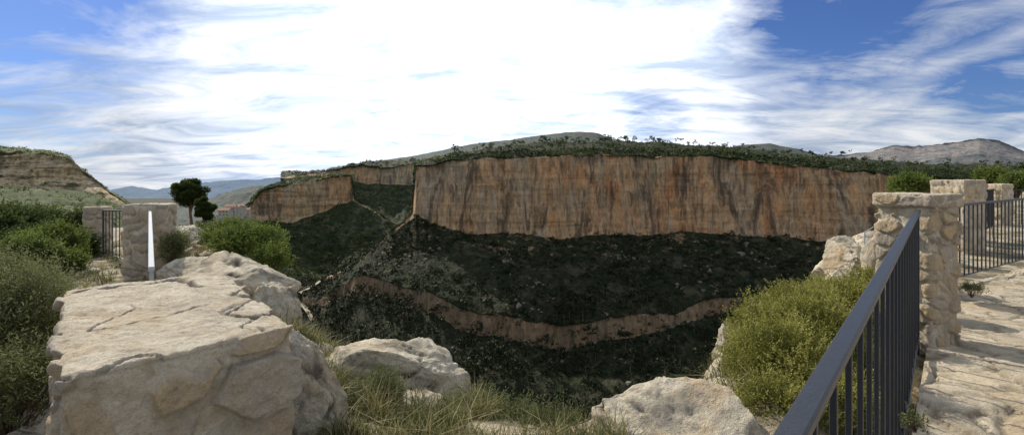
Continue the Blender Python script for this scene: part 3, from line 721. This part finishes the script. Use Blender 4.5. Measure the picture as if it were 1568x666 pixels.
bg=t.nodes.new('ShaderNodeBackground');bg.inputs[1].default_value=.09
sk=n.mix(.85,sky.outputs[0],(.40,.58,1.02),'MULTIPLY');t.links.new(sk,bg.inputs[0])
dirv=n.tc.outputs['Generated']
sep=t.nodes.new('ShaderNodeSeparateXYZ');t.links.new(dirv,sep.inputs[0])
zz=n.math('ADD',n.math('MAXIMUM',sep.outputs[2],0),.15)
cx=n.math('DIVIDE',sep.outputs[0],zz);cy=n.math('DIVIDE',sep.outputs[1],zz)
cmb=t.nodes.new('ShaderNodeCombineXYZ');t.links.new(cx,cmb.inputs[0]);t.links.new(cy,cmb.inputs[1])
def wnoise(scale,det,rough,dist,loc,vs=(1,1,1),rot=0):
    mp=t.nodes.new('ShaderNodeMapping');mp.inputs['Scale'].default_value=vs;mp.inputs['Location'].default_value=loc;mp.inputs['Rotation'].default_value=(0,0,rot)
    t.links.new(cmb.outputs[0],mp.inputs[0]);x=t.nodes.new('ShaderNodeTexNoise');x.inputs['Scale'].default_value=scale
    x.inputs['Detail'].default_value=det;x.inputs['Roughness'].default_value=rough;x.inputs['Distortion'].default_value=dist
    t.links.new(mp.outputs[0],x.inputs['Vector']);return x.outputs['Fac']
nm=t.nodes.new('ShaderNodeVectorMath');nm.operation='NORMALIZE';t.links.new(dirv,nm.inputs[0])
def lobe(px,py,w0,w1):
    v=Vector(P(px,py,1)).normalized();d=t.nodes.new('ShaderNodeVectorMath');d.operation='DOT_PRODUCT'
    t.links.new(nm.outputs[0],d.inputs[0]);d.inputs[1].default_value=v
    mr=t.nodes.new('ShaderNodeMapRange');mr.interpolation_type='SMOOTHSTEP'
    mr.inputs[1].default_value=math.cos(math.radians(w1));mr.inputs[2].default_value=math.cos(math.radians(w0));t.links.new(d.outputs['Value'],mr.inputs[0]);return mr.outputs[0]
na=wnoise(1.0,7,.62,.7,(3,1,0),(1,.8,1),.5)
nb=wnoise(3.0,7,.64,.9,(8,2,0),(.6,1.2,1),.9)
den=n.math('ADD',n.math('MULTIPLY',na,1.0),n.math('MULTIPLY',nb,.8))
den=n.math('ADD',den,-.20)
glow=lobe(720,30,2,38)
den=n.math('ADD',den,n.math('MULTIPLY',glow,.26))
hz=t.nodes.new('ShaderNodeMapRange');hz.inputs[1].default_value=.0;hz.inputs[2].default_value=.16;hz.inputs[3].default_value=.14;hz.inputs[4].default_value=0.;t.links.new(sep.outputs[2],hz.inputs[0])
den=n.math('ADD',den,hz.outputs[0])
for a in ((50,40,2,16,-.44),(1330,0,1,13,-.30),(1560,110,1,7,-.30),(1180,30,1,6,-.12),(1000,192,.3,5,-.30),(170,200,3,13,.24),(1500,40,1,6,.1),(300,110,2,10,.10)):
    den=n.math('ADD',den,n.math('MULTIPLY',lobe(*a[:4]),a[4]))
cf=n.ramp(den,[(.36,0.),(.55,.5),(.78,1.)])
va=Vector(P(1360,132,1)).normalized();vb=Vector(P(1568,48,1)).normalized();vc=va.cross(vb).normalized()
dd=t.nodes.new('ShaderNodeVectorMath');dd.operation='DOT_PRODUCT';t.links.new(nm.outputs[0],dd.inputs[0]);dd.inputs[1].default_value=vc
ab=n.math('ADD',n.math('ABSOLUTE',dd.outputs['Value']),n.math('MULTIPLY',n.math('SUBTRACT',nb,.5),.06))
ct=n.math('MULTIPLY',n.ramp(ab,[(.0,1.),(.024,0.)]),lobe(1568,48,5,14))
cf=n.math('MAXIMUM',cf,n.math('MULTIPLY',ct,.6))
cc=n.ramp(wnoise(2.0,7,.62,.8,(1,7,0),(.7,1.2,1),.7),[(.36,(.42,.51,.67)),(.5,(.70,.76,.86)),(.64,(.94,.96,.99))])
cb=t.nodes.new('ShaderNodeBackground');t.links.new(cc,cb.inputs[0])
t.links.new(n.math('ADD',n.math('MULTIPLY',glow,.9),.88),cb.inputs[1])
mx=t.nodes.new('ShaderNodeMixShader');t.links.new(cf,mx.inputs[0]);t.links.new(bg.outputs[0],mx.inputs[1]);t.links.new(cb.outputs[0],mx.inputs[2])
t.links.new(mx.outputs[0],out.inputs[0])

cam=bpy.data.cameras.new('camera');cam.sensor_width=36;cam.lens=18;cam.shift_y=-(333-285)/1568
cam.clip_start=.05;cam.clip_end=30000
co=bpy.data.objects.new('camera',cam);sc.collection.objects.link(co);co.location=(0,0,0);co.rotation_euler=(math.radians(90),0,0)
sc.camera=co
